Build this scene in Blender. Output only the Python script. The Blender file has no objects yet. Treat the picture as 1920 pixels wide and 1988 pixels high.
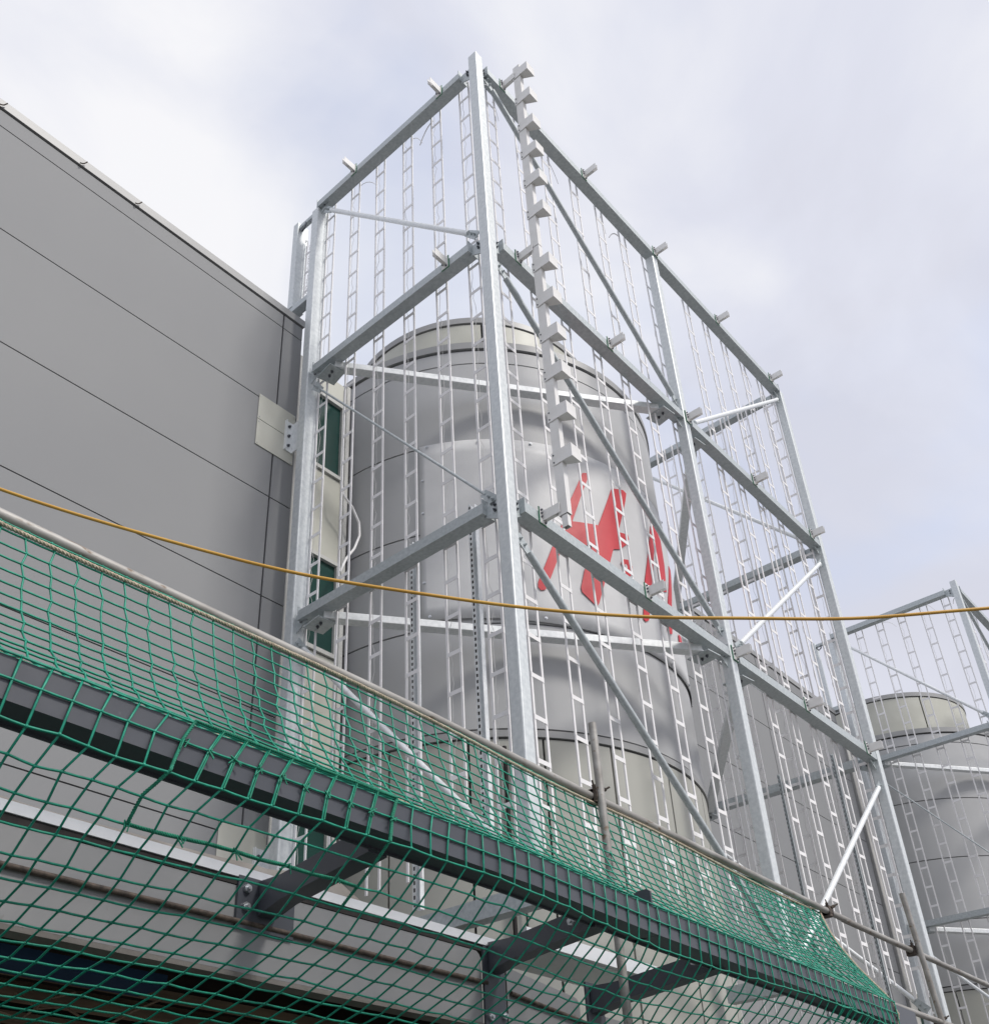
import bpy, math, random
import numpy as np
from mathutils import Vector, Matrix
from mathutils.geometry import tessellate_polygon
random.seed(7)
PI = math.pi
sc = bpy.context.scene
COL = sc.collection

# ------------------------------------------------------------------ camera
cam_d = bpy.data.cameras.new("camera"); cam = bpy.data.objects.new("camera", cam_d); COL.objects.link(cam)
yaw, pitch, roll = -0.73989, 0.55399, -0.023588
F = Vector((math.sin(yaw)*math.cos(pitch), math.cos(yaw)*math.cos(pitch), math.sin(pitch)))
RT = Vector((math.cos(yaw), -math.sin(yaw), 0)); UP = RT.cross(F)
R2 = RT*math.cos(roll)+UP*math.sin(roll); U2 = -RT*math.sin(roll)+UP*math.cos(roll)
CAM = Vector((3.522, -4.6444, -1.1546))
m = Matrix((R2, U2, -F)).transposed().to_4x4(); m.translation = CAM
cam.matrix_world = m
cam_d.sensor_fit = 'HORIZONTAL'; cam_d.sensor_width = 36; cam_d.lens = 2019.125/1920*36
cam_d.shift_x = (960-846.763)/1920; cam_d.shift_y = (1225.302-994)/1920
cam_d.clip_start = .05; cam_d.clip_end = 3000
sc.camera = cam

# ------------------------------------------------------------------ world, sun, exposure
SUN = Vector((.66, .12, .74)).normalized()
w = bpy.data.worlds.new("World"); sc.world = w; w.use_nodes = True
nt = w.node_tree; N = nt.nodes; L = nt.links; N.clear()
out = N.new('ShaderNodeOutputWorld'); bg = N.new('ShaderNodeBackground'); bg.inputs['Strength'].default_value = .1
sky = N.new('ShaderNodeTexSky'); sky.sky_type = 'NISHITA'; sky.sun_disc = False
sky.sun_elevation = math.asin(SUN.z); sky.sun_rotation = math.atan2(SUN.x, SUN.y)
tc = N.new('ShaderNodeTexCoord')
def noise(nt, vec, scale, det=6, rough=.5, dist=0.):
    n = nt.nodes.new('ShaderNodeTexNoise'); n.inputs['Scale'].default_value = scale; n.inputs['Detail'].default_value = det
    n.inputs['Roughness'].default_value = rough; n.inputs['Distortion'].default_value = dist
    if vec: nt.links.new(vec, n.inputs['Vector'])
    return n.outputs['Fac']
def ramp(nt, fac, stops):
    r = nt.nodes.new('ShaderNodeValToRGB'); e = r.color_ramp.elements
    while len(e) < len(stops): e.new(.5)
    for el, (p, c) in zip(e, stops):
        el.position = p; el.color = (*c, 1) if len(c) == 3 else c
    nt.links.new(fac, r.inputs['Fac']); return r.outputs['Color']
mp = N.new('ShaderNodeMapping'); mp.inputs['Location'].default_value = (3.1, 1.7, .4); mp.inputs['Scale'].default_value = (1, 1, 1.5)
L.new(tc.outputs['Generated'], mp.inputs['Vector'])
n1 = noise(nt, mp.outputs['Vector'], 2.6, 7, .50, .5)
n2 = noise(nt, mp.outputs['Vector'], 3.4, 5, .45, .6)
cloudcol = ramp(nt, n1, [(.33, (5.9, 6.0, 6.8)), (.45, (6.4, 6.55, 7.4)), (.55, (7.1, 7.2, 7.8)), (.67, (8.0, 8.0, 8.25))])
cover = ramp(nt, n2, [(.33, (.74, .74, .74)), (.44, (.94, .94, .94)), (.53, (1, 1, 1))])
sb = N.new('ShaderNodeMix'); sb.data_type = 'RGBA'; sb.blend_type = 'MULTIPLY'; sb.inputs['Factor'].default_value = 1
L.new(sky.outputs['Color'], sb.inputs['A']); sb.inputs['B'].default_value = (3.6, 3.0, 2.6, 1)
mx = N.new('ShaderNodeMix'); mx.data_type = 'RGBA'
L.new(cover, mx.inputs['Factor']); L.new(sb.outputs['Result'], mx.inputs['A']); L.new(cloudcol, mx.inputs['B'])
L.new(mx.outputs['Result'], bg.inputs['Color']); L.new(bg.outputs['Background'], out.inputs['Surface'])
sun_d = bpy.data.lights.new("sun", 'SUN'); sun_d.energy = 2.0; sun_d.angle = math.radians(10); sun_d.color = (1, .96, .9)
sun = bpy.data.objects.new("sun", sun_d); COL.objects.link(sun); sun.rotation_euler = (-SUN).to_track_quat('-Z', 'Y').to_euler()
sc.view_settings.view_transform = 'Standard'; sc.view_settings.look = 'None'; sc.view_settings.exposure = .22; sc.view_settings.gamma = 1
sc.view_settings.use_curve_mapping = False

# ------------------------------------------------------------------ materials
def mat(name, c1, c2=None, rough=.6, metal=0., scale=8., spots=None, bump=0., rvar=0., stretch=None, det=5):
    M = bpy.data.materials.new(name); M.use_nodes = True; nt = M.node_tree
    b = nt.nodes['Principled BSDF']; b.inputs['Roughness'].default_value = rough; b.inputs['Metallic'].default_value = metal
    if c2 is None: b.inputs['Base Color'].default_value = (*c1, 1); 
    t = nt.nodes.new('ShaderNodeTexCoord'); v = t.outputs['Object']
    if stretch:
        q = nt.nodes.new('ShaderNodeMapping'); q.inputs['Scale'].default_value = stretch; nt.links.new(v, q.inputs['Vector']); v = q.outputs['Vector']
    if c2 is not None:
        f = noise(nt, v, scale, det, .55)
        col = ramp(nt, f, [(.35, c1), (.65, c2)])
        if spots:
            f2 = noise(nt, v, spots[0], 4, .6)
            k = ramp(nt, f2, [(spots[1], (0, 0, 0)), (spots[1]+.08, (1, 1, 1))])
            mm = nt.nodes.new('ShaderNodeMix'); mm.data_type = 'RGBA'; nt.links.new(k, mm.inputs['Factor'])
            nt.links.new(col, mm.inputs['A']); mm.inputs['B'].default_value = (*spots[2], 1); col = mm.outputs['Result']
        nt.links.new(col, b.inputs['Base Color'])
        if rvar:
            mr = nt.nodes.new('ShaderNodeMapRange'); mr.inputs['To Min'].default_value = rough-rvar; mr.inputs['To Max'].default_value = rough+rvar
            nt.links.new(f, mr.inputs['Value']); nt.links.new(mr.outputs['Result'], b.inputs['Roughness'])
    if bump:
        f3 = noise(nt, v, scale*3, 4, .6); bp = nt.nodes.new('ShaderNodeBump'); bp.inputs['Strength'].default_value = bump
        bp.inputs['Distance'].default_value = .01; nt.links.new(f3, bp.inputs['Height']); nt.links.new(bp.outputs['Normal'], b.inputs['Normal'])
    return M
GALV = mat('galvanised_shaded', (.44, .485, .50), (.56, .60, .615), .48, .25, 34, spots=(70, .66, (.48, .52, .54)), rvar=.08, bump=.03)  # zinc darkened so its colour carries the shade of beam undersides
COLM = mat('galvanised_column_lit', (.62, .66, .675), (.74, .775, .785), .45, .22, 26, spots=(60, .68, (.54, .58, .60)), rvar=.08, bump=.03)  # same zinc lightened so the columns look sunlit
GALV_LIT = mat('galvanised_sunlit', (.76, .79, .80), (.88, .90, .91), .42, .25, 28, spots=(60, .68, (.58, .62, .65)), rvar=.10, bump=.05)  # lightest copy of the zinc, sunlight put into its colour
BOLT = mat('bolt_steel', (.10, .11, .13), (.2, .21, .23), .45, .7, 40)
BOLTL = mat('zinc_bolt', (.5, .52, .54), (.65, .67, .7), .35, .8, 40)
WALLM = mat('grey_cladding', (.240, .246, .256), (.268, .273, .28), .68, 0, .35, rvar=.04, det=3, bump=.02)
WALLJ = mat('joint_dark', (.03, .032, .035), (.05, .05, .055), .8, 0, 6)
COPE = mat('coping_metal', (.31, .315, .32), (.36, .362, .362), .45, 0, 1.2)
CREAM = mat('cream_panel', (.50, .50, .44), (.56, .56, .50), .5, 0, 2.2, rvar=.08)
DRUM = mat('drum_panel', (.43, .435, .445), (.475, .48, .485), .55, 0, .8, rvar=.05, det=4, bump=.015)
DRUML = mat('drum_lower_panel', (.40, .40, .36), (.45, .45, .41), .45, 0, .8, rvar=.06, det=3)
BANNER = mat('banner_vinyl', (.56, .565, .575), (.64, .645, .65), .5, 0, 1.6, bump=.2)
RED = mat('banner_red', (.56, .018, .032), (.62, .03, .045), .5, 0, 3)
GLASS = mat('dark_green_glass', (.012, .05, .042), (.02, .065, .055), .12, 0, 1.5)
FRAMEM = mat('window_frame_paint', (.52, .52, .5), (.6, .6, .58), .45, 0, 4)
BLACKG = mat('rubber_and_gap_shade', (.018, .016, .016), (.035, .03, .03), .85, 0, 9)  # also the painted shade behind the channel slots
WHITE = mat('white_powder_coat', (.80, .79, .77), (.86, .85, .84), .42, 0, 9, spots=(18, .70, (.68, .66, .6)))
CORD = mat('white_cord', (.86, .845, .85), (.91, .90, .905), .55, 0, 12)
WIREM = mat('grey_wire', (.5, .5, .5), (.6, .6, .6), .5, 0, 12)
GREENP = mat('green_isolator', (.01, .16, .07), (.02, .22, .10), .5, 0, 20)
DARKB = mat('anthracite_paint', (.056, .062, .077), (.068, .074, .09), .42, 0, 5, spots=(26, .72, (.085, .09, .10)), rvar=.08)
NETM = mat('green_net_cord', (.002, .21, .135), (.004, .32, .205), .45, 0, 30)
NETD = mat('green_lashing', (.004, .17, .10), (.01, .25, .15), .7, 0, 60)
TUBE = mat('weathered_scaffold_tube', (.27, .255, .235), (.42, .41, .39), .55, .35, 9, spots=(22, .60, (.20, .15, .11)), rvar=.1, stretch=(1, .35, 1), bump=.15)
ROPE = mat('jute_rope', (.42, .35, .26), (.62, .54, .42), .85, 0, 45, bump=.6)
CABLE = mat('yellow_cable', (.58, .31, .045), (.68, .40, .07), .5, 0, 5, spots=(3.2, .63, (.34, .15, .03)))
FASC = mat('fascia_steel', (.24, .245, .255), (.30, .30, .305), .5, .1, 1.1, spots=(5.5, .70, (.20, .19, .175)), rvar=.08, bump=.05)
TRIMW = mat('white_trim', (.74, .76, .8), (.8, .81, .84), .4, 0, 3)
MEMB = mat('roof_membrane', (.17, .155, .14), (.23, .215, .20), .75, 0, 5, bump=.35)
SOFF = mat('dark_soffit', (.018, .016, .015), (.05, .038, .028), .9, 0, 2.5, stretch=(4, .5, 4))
BLUEP = mat('blue_duct', (.02, .055, .13), (.03, .075, .16), .6, 0, 3)
WOODM = mat('brown_batten', (.15, .11, .08), (.30, .22, .15), .8, 0, 6, stretch=(3, .3, 3))
GROUND = mat('paving', (.085, .085, .08), (.13, .128, .12), .9, 0, .8, bump=.2)
TARP = mat('dark_tarpaulin', (.02, .032, .04), (.035, .05, .058), .6, 0, 2, bump=.2)
CLAMP = mat('coupler_steel', (.06, .05, .045), (.14, .11, .09), .7, .5, 30)

# ------------------------------------------------------------------ mesh helper
class MB:
    def __init__(s): s.v = []; s.f = []; s.sm = []
    def add(s, vs, fs, smooth=False):
        o = len(s.v); s.v += [tuple(p) for p in vs]
        for f in fs: s.f.append([i+o for i in f]); s.sm.append(smooth)
    def box(s, a, b):
        (x0, y0, z0), (x1, y1, z1) = a, b
        x0, x1 = min(x0, x1), max(x0, x1); y0, y1 = min(y0, y1), max(y0, y1); z0, z1 = min(z0, z1), max(z0, z1)
        s.add([(x0,y0,z0),(x1,y0,z0),(x1,y1,z0),(x0,y1,z0),(x0,y0,z1),(x1,y0,z1),(x1,y1,z1),(x0,y1,z1)],
              [(0,3,2,1),(4,5,6,7),(0,1,5,4),(1,2,6,5),(2,3,7,6),(3,0,4,7)])
    def loft(s, rings, closed=True, caps=True, smooth=False):
        n = len(rings[0]); vs = [p for r in rings for p in r]; fs = []
        for k in range(len(rings)-1):
            for i in range(n if closed else n-1):
                j = (i+1) % n; fs.append((k*n+i, k*n+j, (k+1)*n+j, (k+1)*n+i))
        s.add(vs, fs, smooth)
        if caps and closed: s.add(rings[0], [tuple(range(n))[::-1]]); s.add(rings[-1], [tuple(range(n))])
    def sweep(s, p0, p1, prof, side=None, caps=True, smooth=False):
        # prof in (a,b): a along `side`, b along the cross axis
        p0 = Vector(p0); p1 = Vector(p1); d = (p1-p0).normalized()
        side = Vector(side) if side is not None else (Vector((0,0,1)) if abs(d.z) < .9 else Vector((1,0,0)))
        side = (side - d*side.dot(d)).normalized(); q = d.cross(side)
        s.loft([[p+side*a+q*b for a, b in prof] for p in (p0, p1)], caps=caps, smooth=smooth)
    def rbox(s, p0, p1, w, h, r=.008, side=None):
        # hollow-section bar with rounded corners, w across, h along `side`
        pr = []
        for cx, cy, a0 in ((h/2-r, w/2-r, 0), (-h/2+r, w/2-r, 90), (-h/2+r, -w/2+r, 180), (h/2-r, -w/2+r, 270)):
            for k in range(3):
                a = math.radians(a0+45*k); pr.append((cx+r*math.cos(a), cy+r*math.sin(a)))
        s.sweep(p0, p1, pr, side)
    def tube(s, pts, r, n=8, caps=True, rr=None):
        pts = [Vector(p) for p in pts]; rings = []; prev = None
        for i, p in enumerate(pts):
            d = (pts[min(i+1, len(pts)-1)]-pts[max(i-1, 0)])
            d = d.normalized() if d.length > 1e-9 else Vector((0,0,1))
            if prev is None:
                u = d.orthogonal().normalized()
            else:
                u = prev - d*prev.dot(d)
                u = u.normalized() if u.length > 1e-6 else d.orthogonal().normalized()
            prev = u; v = d.cross(u); q = rr[i] if rr else r
            rings.append([p+(u*math.cos(2*PI*k/n)+v*math.sin(2*PI*k/n))*q for k in range(n)])
        s.loft(rings, caps=caps, smooth=True)
    def prism(s, poly, axis, a, b):
        # poly of 2D points extruded along axis ('x','y','z') between a and b
        def P(u, v, t): return {'x': (t, u, v), 'y': (u, t, v), 'z': (u, v, t)}[axis]
        n = len(poly); vs = [P(u, v, a) for u, v in poly]+[P(u, v, b) for u, v in poly]
        tri = tessellate_polygon([[Vector((u, v, 0)) for u, v in poly]])
        fs = [tuple(t) for t in tri]+[tuple(i+n for i in t)[::-1] for t in tri]+[(i, (i+1) % n, (i+1) % n+n, i+n) for i in range(n)]
        s.add(vs, fs)
    def plate(s, pts, nrm, t):
        pts = [Vector(p) for p in pts]; n_ = Vector(nrm).normalized()*t/2
        s.loft([[p-n_ for p in pts], [p+n_ for p in pts]])
    def mesh(s, name, mt):
        me = bpy.data.meshes.new(name); me.from_pydata(s.v, [], s.f); me.materials.append(mt)
        me.polygons.foreach_set('use_smooth', s.sm); me.update()
        import bmesh
        bm = bmesh.new(); bm.from_mesh(me); bmesh.ops.recalc_face_normals(bm, faces=bm.faces); bm.to_mesh(me); bm.free()
        return me
    def build(s, name, mt, parent=None, loc=(0,0,0)):
        return link(name, s.mesh(name, mt), parent, loc)
def link(name, me, parent=None, loc=(0,0,0), rz=0):
    o = bpy.data.objects.new(name, me); COL.objects.link(o); o.location = loc; o.rotation_euler = (0,0,rz)
    if parent is not None:
        o.parent = parent
    return o
def tag(o, label=None, cat=None, group=None, kind=None):
    if label: o['label'] = label
    if cat: o['category'] = cat
    if group: o['group'] = group
    if kind: o['kind'] = kind
    return o
def thing(name, label, cat, loc=(0,0,0), rz=0, group=None):
    o = bpy.data.objects.new(name, None); COL.objects.link(o); o.location = loc; o.rotation_euler = (0,0,rz); o.empty_display_size = .2
    return tag(o, label, cat, group)
KIDS = {}
def copy_tree(o, parent=None):
    c = o.copy(); COL.objects.link(c); c.parent = parent
    for ch in [x for x in ALLOBJ() if x.parent == o]: copy_tree(ch, c)
    return c
def ALLOBJ(): return list(bpy.data.objects)
def bolts(lst, mt, parent, r=.014, h=.014):
    for p, n in lst: q = MB(); bolt(q, p, n, r, h); q.build('bolt', mt, parent)
def bolt(mb, p, n, r=.014, h=.014):
    p = Vector(p); n = Vector(n).normalized(); u = n.orthogonal().normalized(); v = n.cross(u)
    mb.loft([[q+(u*math.cos(PI/3*k)+v*math.sin(PI/3*k))*r for k in range(6)] for q in (p, p+n*h)])
    mb.tube([p+n*h, p+n*(h*1.9)], r*.5, 6)

# ------------------------------------------------------------------ ground
g = MB(); g.add([(-400,-400,-2.8),(400,-400,-2.8),(400,400,-2.8),(-400,400,-2.8)], [(0,1,2,3)])
tag(g.build('ground', GROUND), kind='structure')

# ------------------------------------------------------------------ warehouse wall
WX = -2.59
bld = thing('warehouse', 'long grey panel-clad warehouse wall with flat parapet behind the steel frames', 'building', (WX, 0, -2.8))
def wb(mb, name, mt, par=None): 
    o = mb.build(name, mt, par or bld); 
    if par is None: o.location = (-WX, 0, 2.8)
    return o
JZ = [-2.8, -1.62, -.53, .57, 1.66, 2.75, 3.84, 4.925, 6.03, 7.145, 7.335]
def panels(y_edges):
    mb = MB()
    for y0, y1 in zip(y_edges[:-1], y_edges[1:]):
        for z0, z1 in zip(JZ[:-1], JZ[1:]):
            g = .006
            mb.box((WX-.03, y0+.009, z0+g), (WX, y1-.009, z1-g))
    return mb
wb(panels([-9.2, -4.9, -.17, .09]), 'cladding', WALLM)
wb(panels([5.95, 6.13, 9.75, 12.22, 12.75]), 'cladding', WALLM)
wb(panels([18.8, 19.1, 24]), 'cladding', WALLM)
mb = MB()
for a, b in ((-9.2, .085), (5.955, 12.745), (18.8, 24)): mb = MB(); mb.box((WX-.35, a, -2.8), (WX-.031, b, 7.34)); wb(mb, 'backing_wall', WALLJ)
mb = MB(); mb.box((WX-2.6, -9.2, -2.8), (WX-.9, 24, 6.9)); wb(mb, 'rear_wall', WALLJ)
for a, b in ((-9.2, -4.9), (-4.9, .10), (5.94, 9.75), (9.75, 12.76), (18.8, 24)):
    mb = MB(); mb.box((WX-.4, a+.003, 7.352), (WX+.014, b-.003, 7.445)); wb(mb, 'parapet_coping', COPE)
for y in (-3.3, -2.54, -1.97, 8.2, 10.6):
    mb = MB(); mb.tube([(WX+.02, y, 7.36), (WX+.035, y+.01, 7.345), (WX+.03, y+.03, 7.37), (WX+.045, y+.05, 7.40)], .006, 5); wb(mb, 'coping_clip', CLAMP)
# glazed slots between wall and drum
def slot(y0, y1, nm='window_strip'):
    x = WX-.06
    mb = MB()
    for z0, z1 in ((6.70, 7.0), (4.66, 5.66), (2.4, 3.58), (.3, 1.3)): mb = MB(); mb.box((x-.03, y0, z0), (x, y1, z1)); wb(mb, 'infill_panel', CREAM)
    for z0, z1 in ((5.70, 6.66), (3.62, 4.62), (1.34, 2.36)):
        fr = MB()
        for a, b in (((x-.02, y0, z0-.03), (x+.025, y1, z0+.012)), ((x-.02, y0, z1-.012), (x+.025, y1, z1+.03)),
                     ((x-.02, y0, z0+.014), (x+.022, y0+.03, z1-.014)), ((x-.02, y1-.03, z0+.014), (x+.022, y1, z1-.014))): fr.box(a, b)
        w_ = wb(fr, 'window', FRAMEM)
        pn = MB(); pn.box((x-.028, y0+.031, z0+.013), (x-.012, y1-.031, z1-.013)); pn.build('pane', GLASS, w_)
    mb = MB(); mb.box((x-.02, y1+.002, .3), (x+.05, y1+.05, 6.98)); wb(mb, 'window_post', FRAMEM)
    mb = MB(); mb.box((x-.02, y0-.27, .3), (x+.02, y0-.004, 7.0)); wb(mb, 'window_post', FRAMEM)
slot(.36, .74); slot(12.89+.36, 12.89+.74)

# ------------------------------------------------------------------ drum towers
CX, CY, R0 = -2.745, 2.98, 2.10
def ringwall(mb, r, z0, z1, a0=-100, a1=100, t=.03, n=72):
    rs = []
    A = [math.radians(a0+(a1-a0)*k/n) for k in range(n+1)]
    vs = []; fs = []
    for a in A:
        c_, s_ = math.cos(a), math.sin(a)
        vs += [(r*c_, r*s_, z0), (r*c_, r*s_, z1), ((r-t)*c_, (r-t)*s_, z1), ((r-t)*c_, (r-t)*s_, z0)]
    for k in range(n):
        for i in range(4):
            j = (i+1) % 4; fs.append((4*k+i, 4*k+j, 4*k+4+j, 4*k+4+i))
    # outer and inner smooth, top and bottom flat: duplicate vertices per strip
    for i in range(4):
        st = []; ff = []
        for k in range(n+1): st += [vs[4*k+i], vs[4*k+(i+1) % 4]]
        for k in range(n): ff.append((2*k, 2*k+1, 2*k+3, 2*k+2))
        mb.add(st, ff, i in (0, 2))
    mb.add(vs[:4], [(0,1,2,3)]); mb.add(vs[-4:], [(3,2,1,0)])
def drum(y_off, z_off, label):
    t = thing('drum_tower', label, 'tower', (CX, CY+y_off, z_off))
    A0, A1 = -96, 96
    mb = MB(); zs = [2.675, 3.71, 4.77, 5.835, 6.915, 7.105]
    edges = [A0, A1]
    for z0, z1 in zip(zs[:-1], zs[1:]): ringwall(mb, R0, z0+.008, z1-.008, A0, A1)
    mb.build('drum_panel', DRUM, t)
    mb = MB(); ringwall(mb, R0-.045, -2.7, 7.12, -98, 98, .04); mb.build('joint_backing', WALLJ, t)
    mb = MB(); ringwall(mb, R0+.018, 7.125, 7.215, A0, A1, .3); mb.build('rim_flashing', COPE, t)
    mb = MB(); ringwall(mb, R0+.012, 2.60, 2.662, A0, A1, .2); mb.build('lower_flashing', COPE, t)
    js = [-96, -74, -55, -38, -21.2, -3, 17, 37, 60, 96]
    mb = MB()
    for a, b in zip(js[:-1], js[1:]): ringwall(mb, R0-.005, -2.7, 2.585, a+.25, b-.25, .03, 16)
    mb.build('lower_panel', DRUML, t)
    # cap
    mb = MB()
    cj = [-150, -92.5, -44, 5, 53, 100, 150]
    for a, b in zip(cj[:-1], cj[1:]): ringwall(mb, 1.5, 7.1, 8.165, a+.5, b-.5, .03, 20)
    c = mb.build('cap_panel', CREAM, t)
    mb = MB(); ringwall(mb, 1.48, 7.1, 8.18, -150, 150, .03); mb.build('cap_backing', WALLJ, t)
    mb = MB(); ringwall(mb, 1.515, 8.185, 8.27, -150, 150, .4); mb.build('cap_coping', COPE, t)
    mb = MB(); mb.loft([[(1.9*math.cos(a), 1.9*math.sin(a), z) for a in [2*PI*k/48 for k in range(48)]] for z in (7.0, 7.08)]); mb.build('roof_deck', MEMB, t)
    # dark gap to the wall, vertical seals
    for a in (-2.16, 2.075): mb = MB(); mb.box((-.05, a, .6), (.03, a+.085, 6.9)); mb.build('side_seal', BLACKG, t)
    # small downpipe at the foot
    for a in (-47, -44.5): mb = MB(); mb.tube([((R0+.03)*math.cos(math.radians(a)), (R0+.03)*math.sin(math.radians(a)), z) for z in (.8, 2.5)], .018 if a == -47 else .008, 6); mb.build('downpipe', BLACKG, t)
    return t
d1 = drum(0, 0, 'near grey drum tower with cream cap, covered by the banner')
d2 = drum(12.89, -.02, 'far grey drum tower with cream cap at the right edge')
for o in list(bpy.data.objects):
    if o.parent == d2 and o.name.startswith('downpipe'): bpy.data.objects.remove(o)

# banner on the near drum
RB = 2.122
def curved(poly, r, t, mt, name, par, sub=2):
    import bmesh
    bm = bmesh.new(); vs = [bm.verts.new((math.radians(a)*2.12, z, 0)) for a, z in poly]
    bm.faces.new(vs); bmesh.ops.triangulate(bm, faces=bm.faces)
    for _ in range(sub): 
        es = [e for e in bm.edges if e.calc_length() > .12]
        if es: bmesh.ops.subdivide_edges(bm, edges=es, cuts=1); bmesh.ops.triangulate(bm, faces=bm.faces)
    for v in bm.verts:
        a = v.co.x/2.12; v.co = Vector((r*math.cos(a), r*math.sin(a), v.co.y))
    r_ = bmesh.ops.extrude_face_region(bm, geom=bm.faces[:])
    for v in [e for e in r_['geom'] if isinstance(e, bmesh.types.BMVert)]:
        a = math.atan2(v.co.y, v.co.x); v.co.x -= t*math.cos(a); v.co.y -= t*math.sin(a)
    bmesh.ops.recalc_face_normals(bm, faces=bm.faces)
    me = bpy.data.meshes.new(name); bm.to_mesh(me); bm.free(); me.materials.append(mt)
    return link(name, me, par)
bt = thing('banner', 'large pale banner with red brush lettering wrapped round the near drum tower', 'banner', (CX, CY, 0))
mb = MB(); n = 90; rows = 14; vs = []; fs = []
for j in range(rows+1):
    for i in range(n+1):
        a = -65.2+i*(88+65.2)/n; u = i/n; v = j/rows
        z0 = 3.79-.09*math.sin(PI*min(1, u*1.3)); z1 = 5.85-.05*u
        z = z0+(z1-z0)*v
        wr = .003*math.sin(9*u+5*v)+.002*math.sin(23*u-9*v+1)*(.3+abs(v-.5)*1.6)
        r = RB+wr
        vs.append((r*math.cos(math.radians(a)), r*math.sin(math.radians(a)), z))
for j in range(rows):
    for i in range(n): k = j*(n+1)+i; fs.append((k, k+1, k+n+2, k+n+1))
mb.add(vs, fs, True); bo = mb.build('banner_sheet', BANNER, bt)
sm = bo.modifiers.new('thick', 'SOLIDIFY'); sm.thickness = .004; sm.offset = -1
Hp = [[-20.41, 5.574], [-19.13, 5.592], [-18.77, 5.563], [-19.05, 5.507], [-21.97, 5.242], [-25.3, 4.917], [-17.23, 4.962], [-10.76, 5.513], [-9.97, 5.537], [-5.73, 5.596], [-4.44, 5.577], [-5.45, 5.453], [-10.27, 4.985], [-6.6, 5.015], [-6.29, 4.964], [-7.56, 4.876], [-10.62, 4.771], [-13.1, 4.734], [-20.14, 4.028], [-20.8, 3.993], [-21.56, 4.005], [-24.72, 4.109], [-24.93, 4.158], [-23.31, 4.369], [-20.58, 4.598], [-20.3, 4.687], [-22.44, 4.663], [-27.69, 4.751], [-29.66, 4.514], [-34.01, 4.105], [-34.63, 4.068], [-35.73, 4.06], [-36.36, 4.089], [-36.25, 4.145], [-31.93, 4.542], [-28.78, 4.822], [-25.57, 5.146], [-20.95, 5.524]]
Ap = [[-10.32, 4.645], [-9.66, 4.668], [-7.84, 4.688], [-7.73, 4.636], [-6.61, 4.632], [-6.8, 4.557], [-7.86, 4.496], [-8.53, 4.476], [-10.47, 4.483], [-10.36, 4.573], [-10.9, 4.601]]
M1 = [[6.95, 5.407], [8.16, 5.375], [6.82, 5.111], [1.78, 4.562], [-1.79, 4.164], [-2.65, 4.072], [-4.15, 4.035], [-4.99, 4.053], [-4.54, 4.137], [-1.41, 4.576]]
M2 = [[7.22, 5.417], [10.57, 5.47], [13.7, 5.36], [13.51, 5.046], [11.23, 4.656], [7.75, 4.594], [6.81, 4.732], [7.05, 5.115]]
M3 = [[19.58, 5.176], [22.32, 5.182], [14.56, 4.577], [10.15, 4.138], [7.9, 4.102], [7.14, 4.144], [11.49, 4.569]]
M4 = [[16.88, 4.269], [20.62, 4.309], [21.34, 4.215], [15.9, 4.124]]
for p in (Hp, Ap, M1, M2, M3, M4): curved(p, RB+.0095, .003, RED, 'red_letter', bt, 4)
curved([[-9.2+.5*math.cos(a), 4.585+.03*math.sin(a)] for a in [2*PI*k/10 for k in range(10)]], RB+.012, .002, BANNER, 'letter_hole', bt, 0)
mb = MB()
for a in range(-63, 84, 14):
    for z in (3.83, 5.82):
        z -= .09*math.sin(PI*min(1, (a+65.2)/153*1.3)) if z < 5 else .05*(a+65)/153
        q = math.radians(a); bolt(mb, ((RB+.004)*math.cos(q), (RB+.004)*math.sin(q), z), (math.cos(q), math.sin(q), 0), .016, .006)
for z in (4.2, 4.6, 5.0, 5.4):
    q = math.radians(-64.3); bolt(mb, ((RB+.004)*math.cos(q), (RB+.004)*math.sin(q), z), (math.cos(q), math.sin(q), 0), .014, .006)
mb.build('eyelet', BOLTL, bt)

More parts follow.
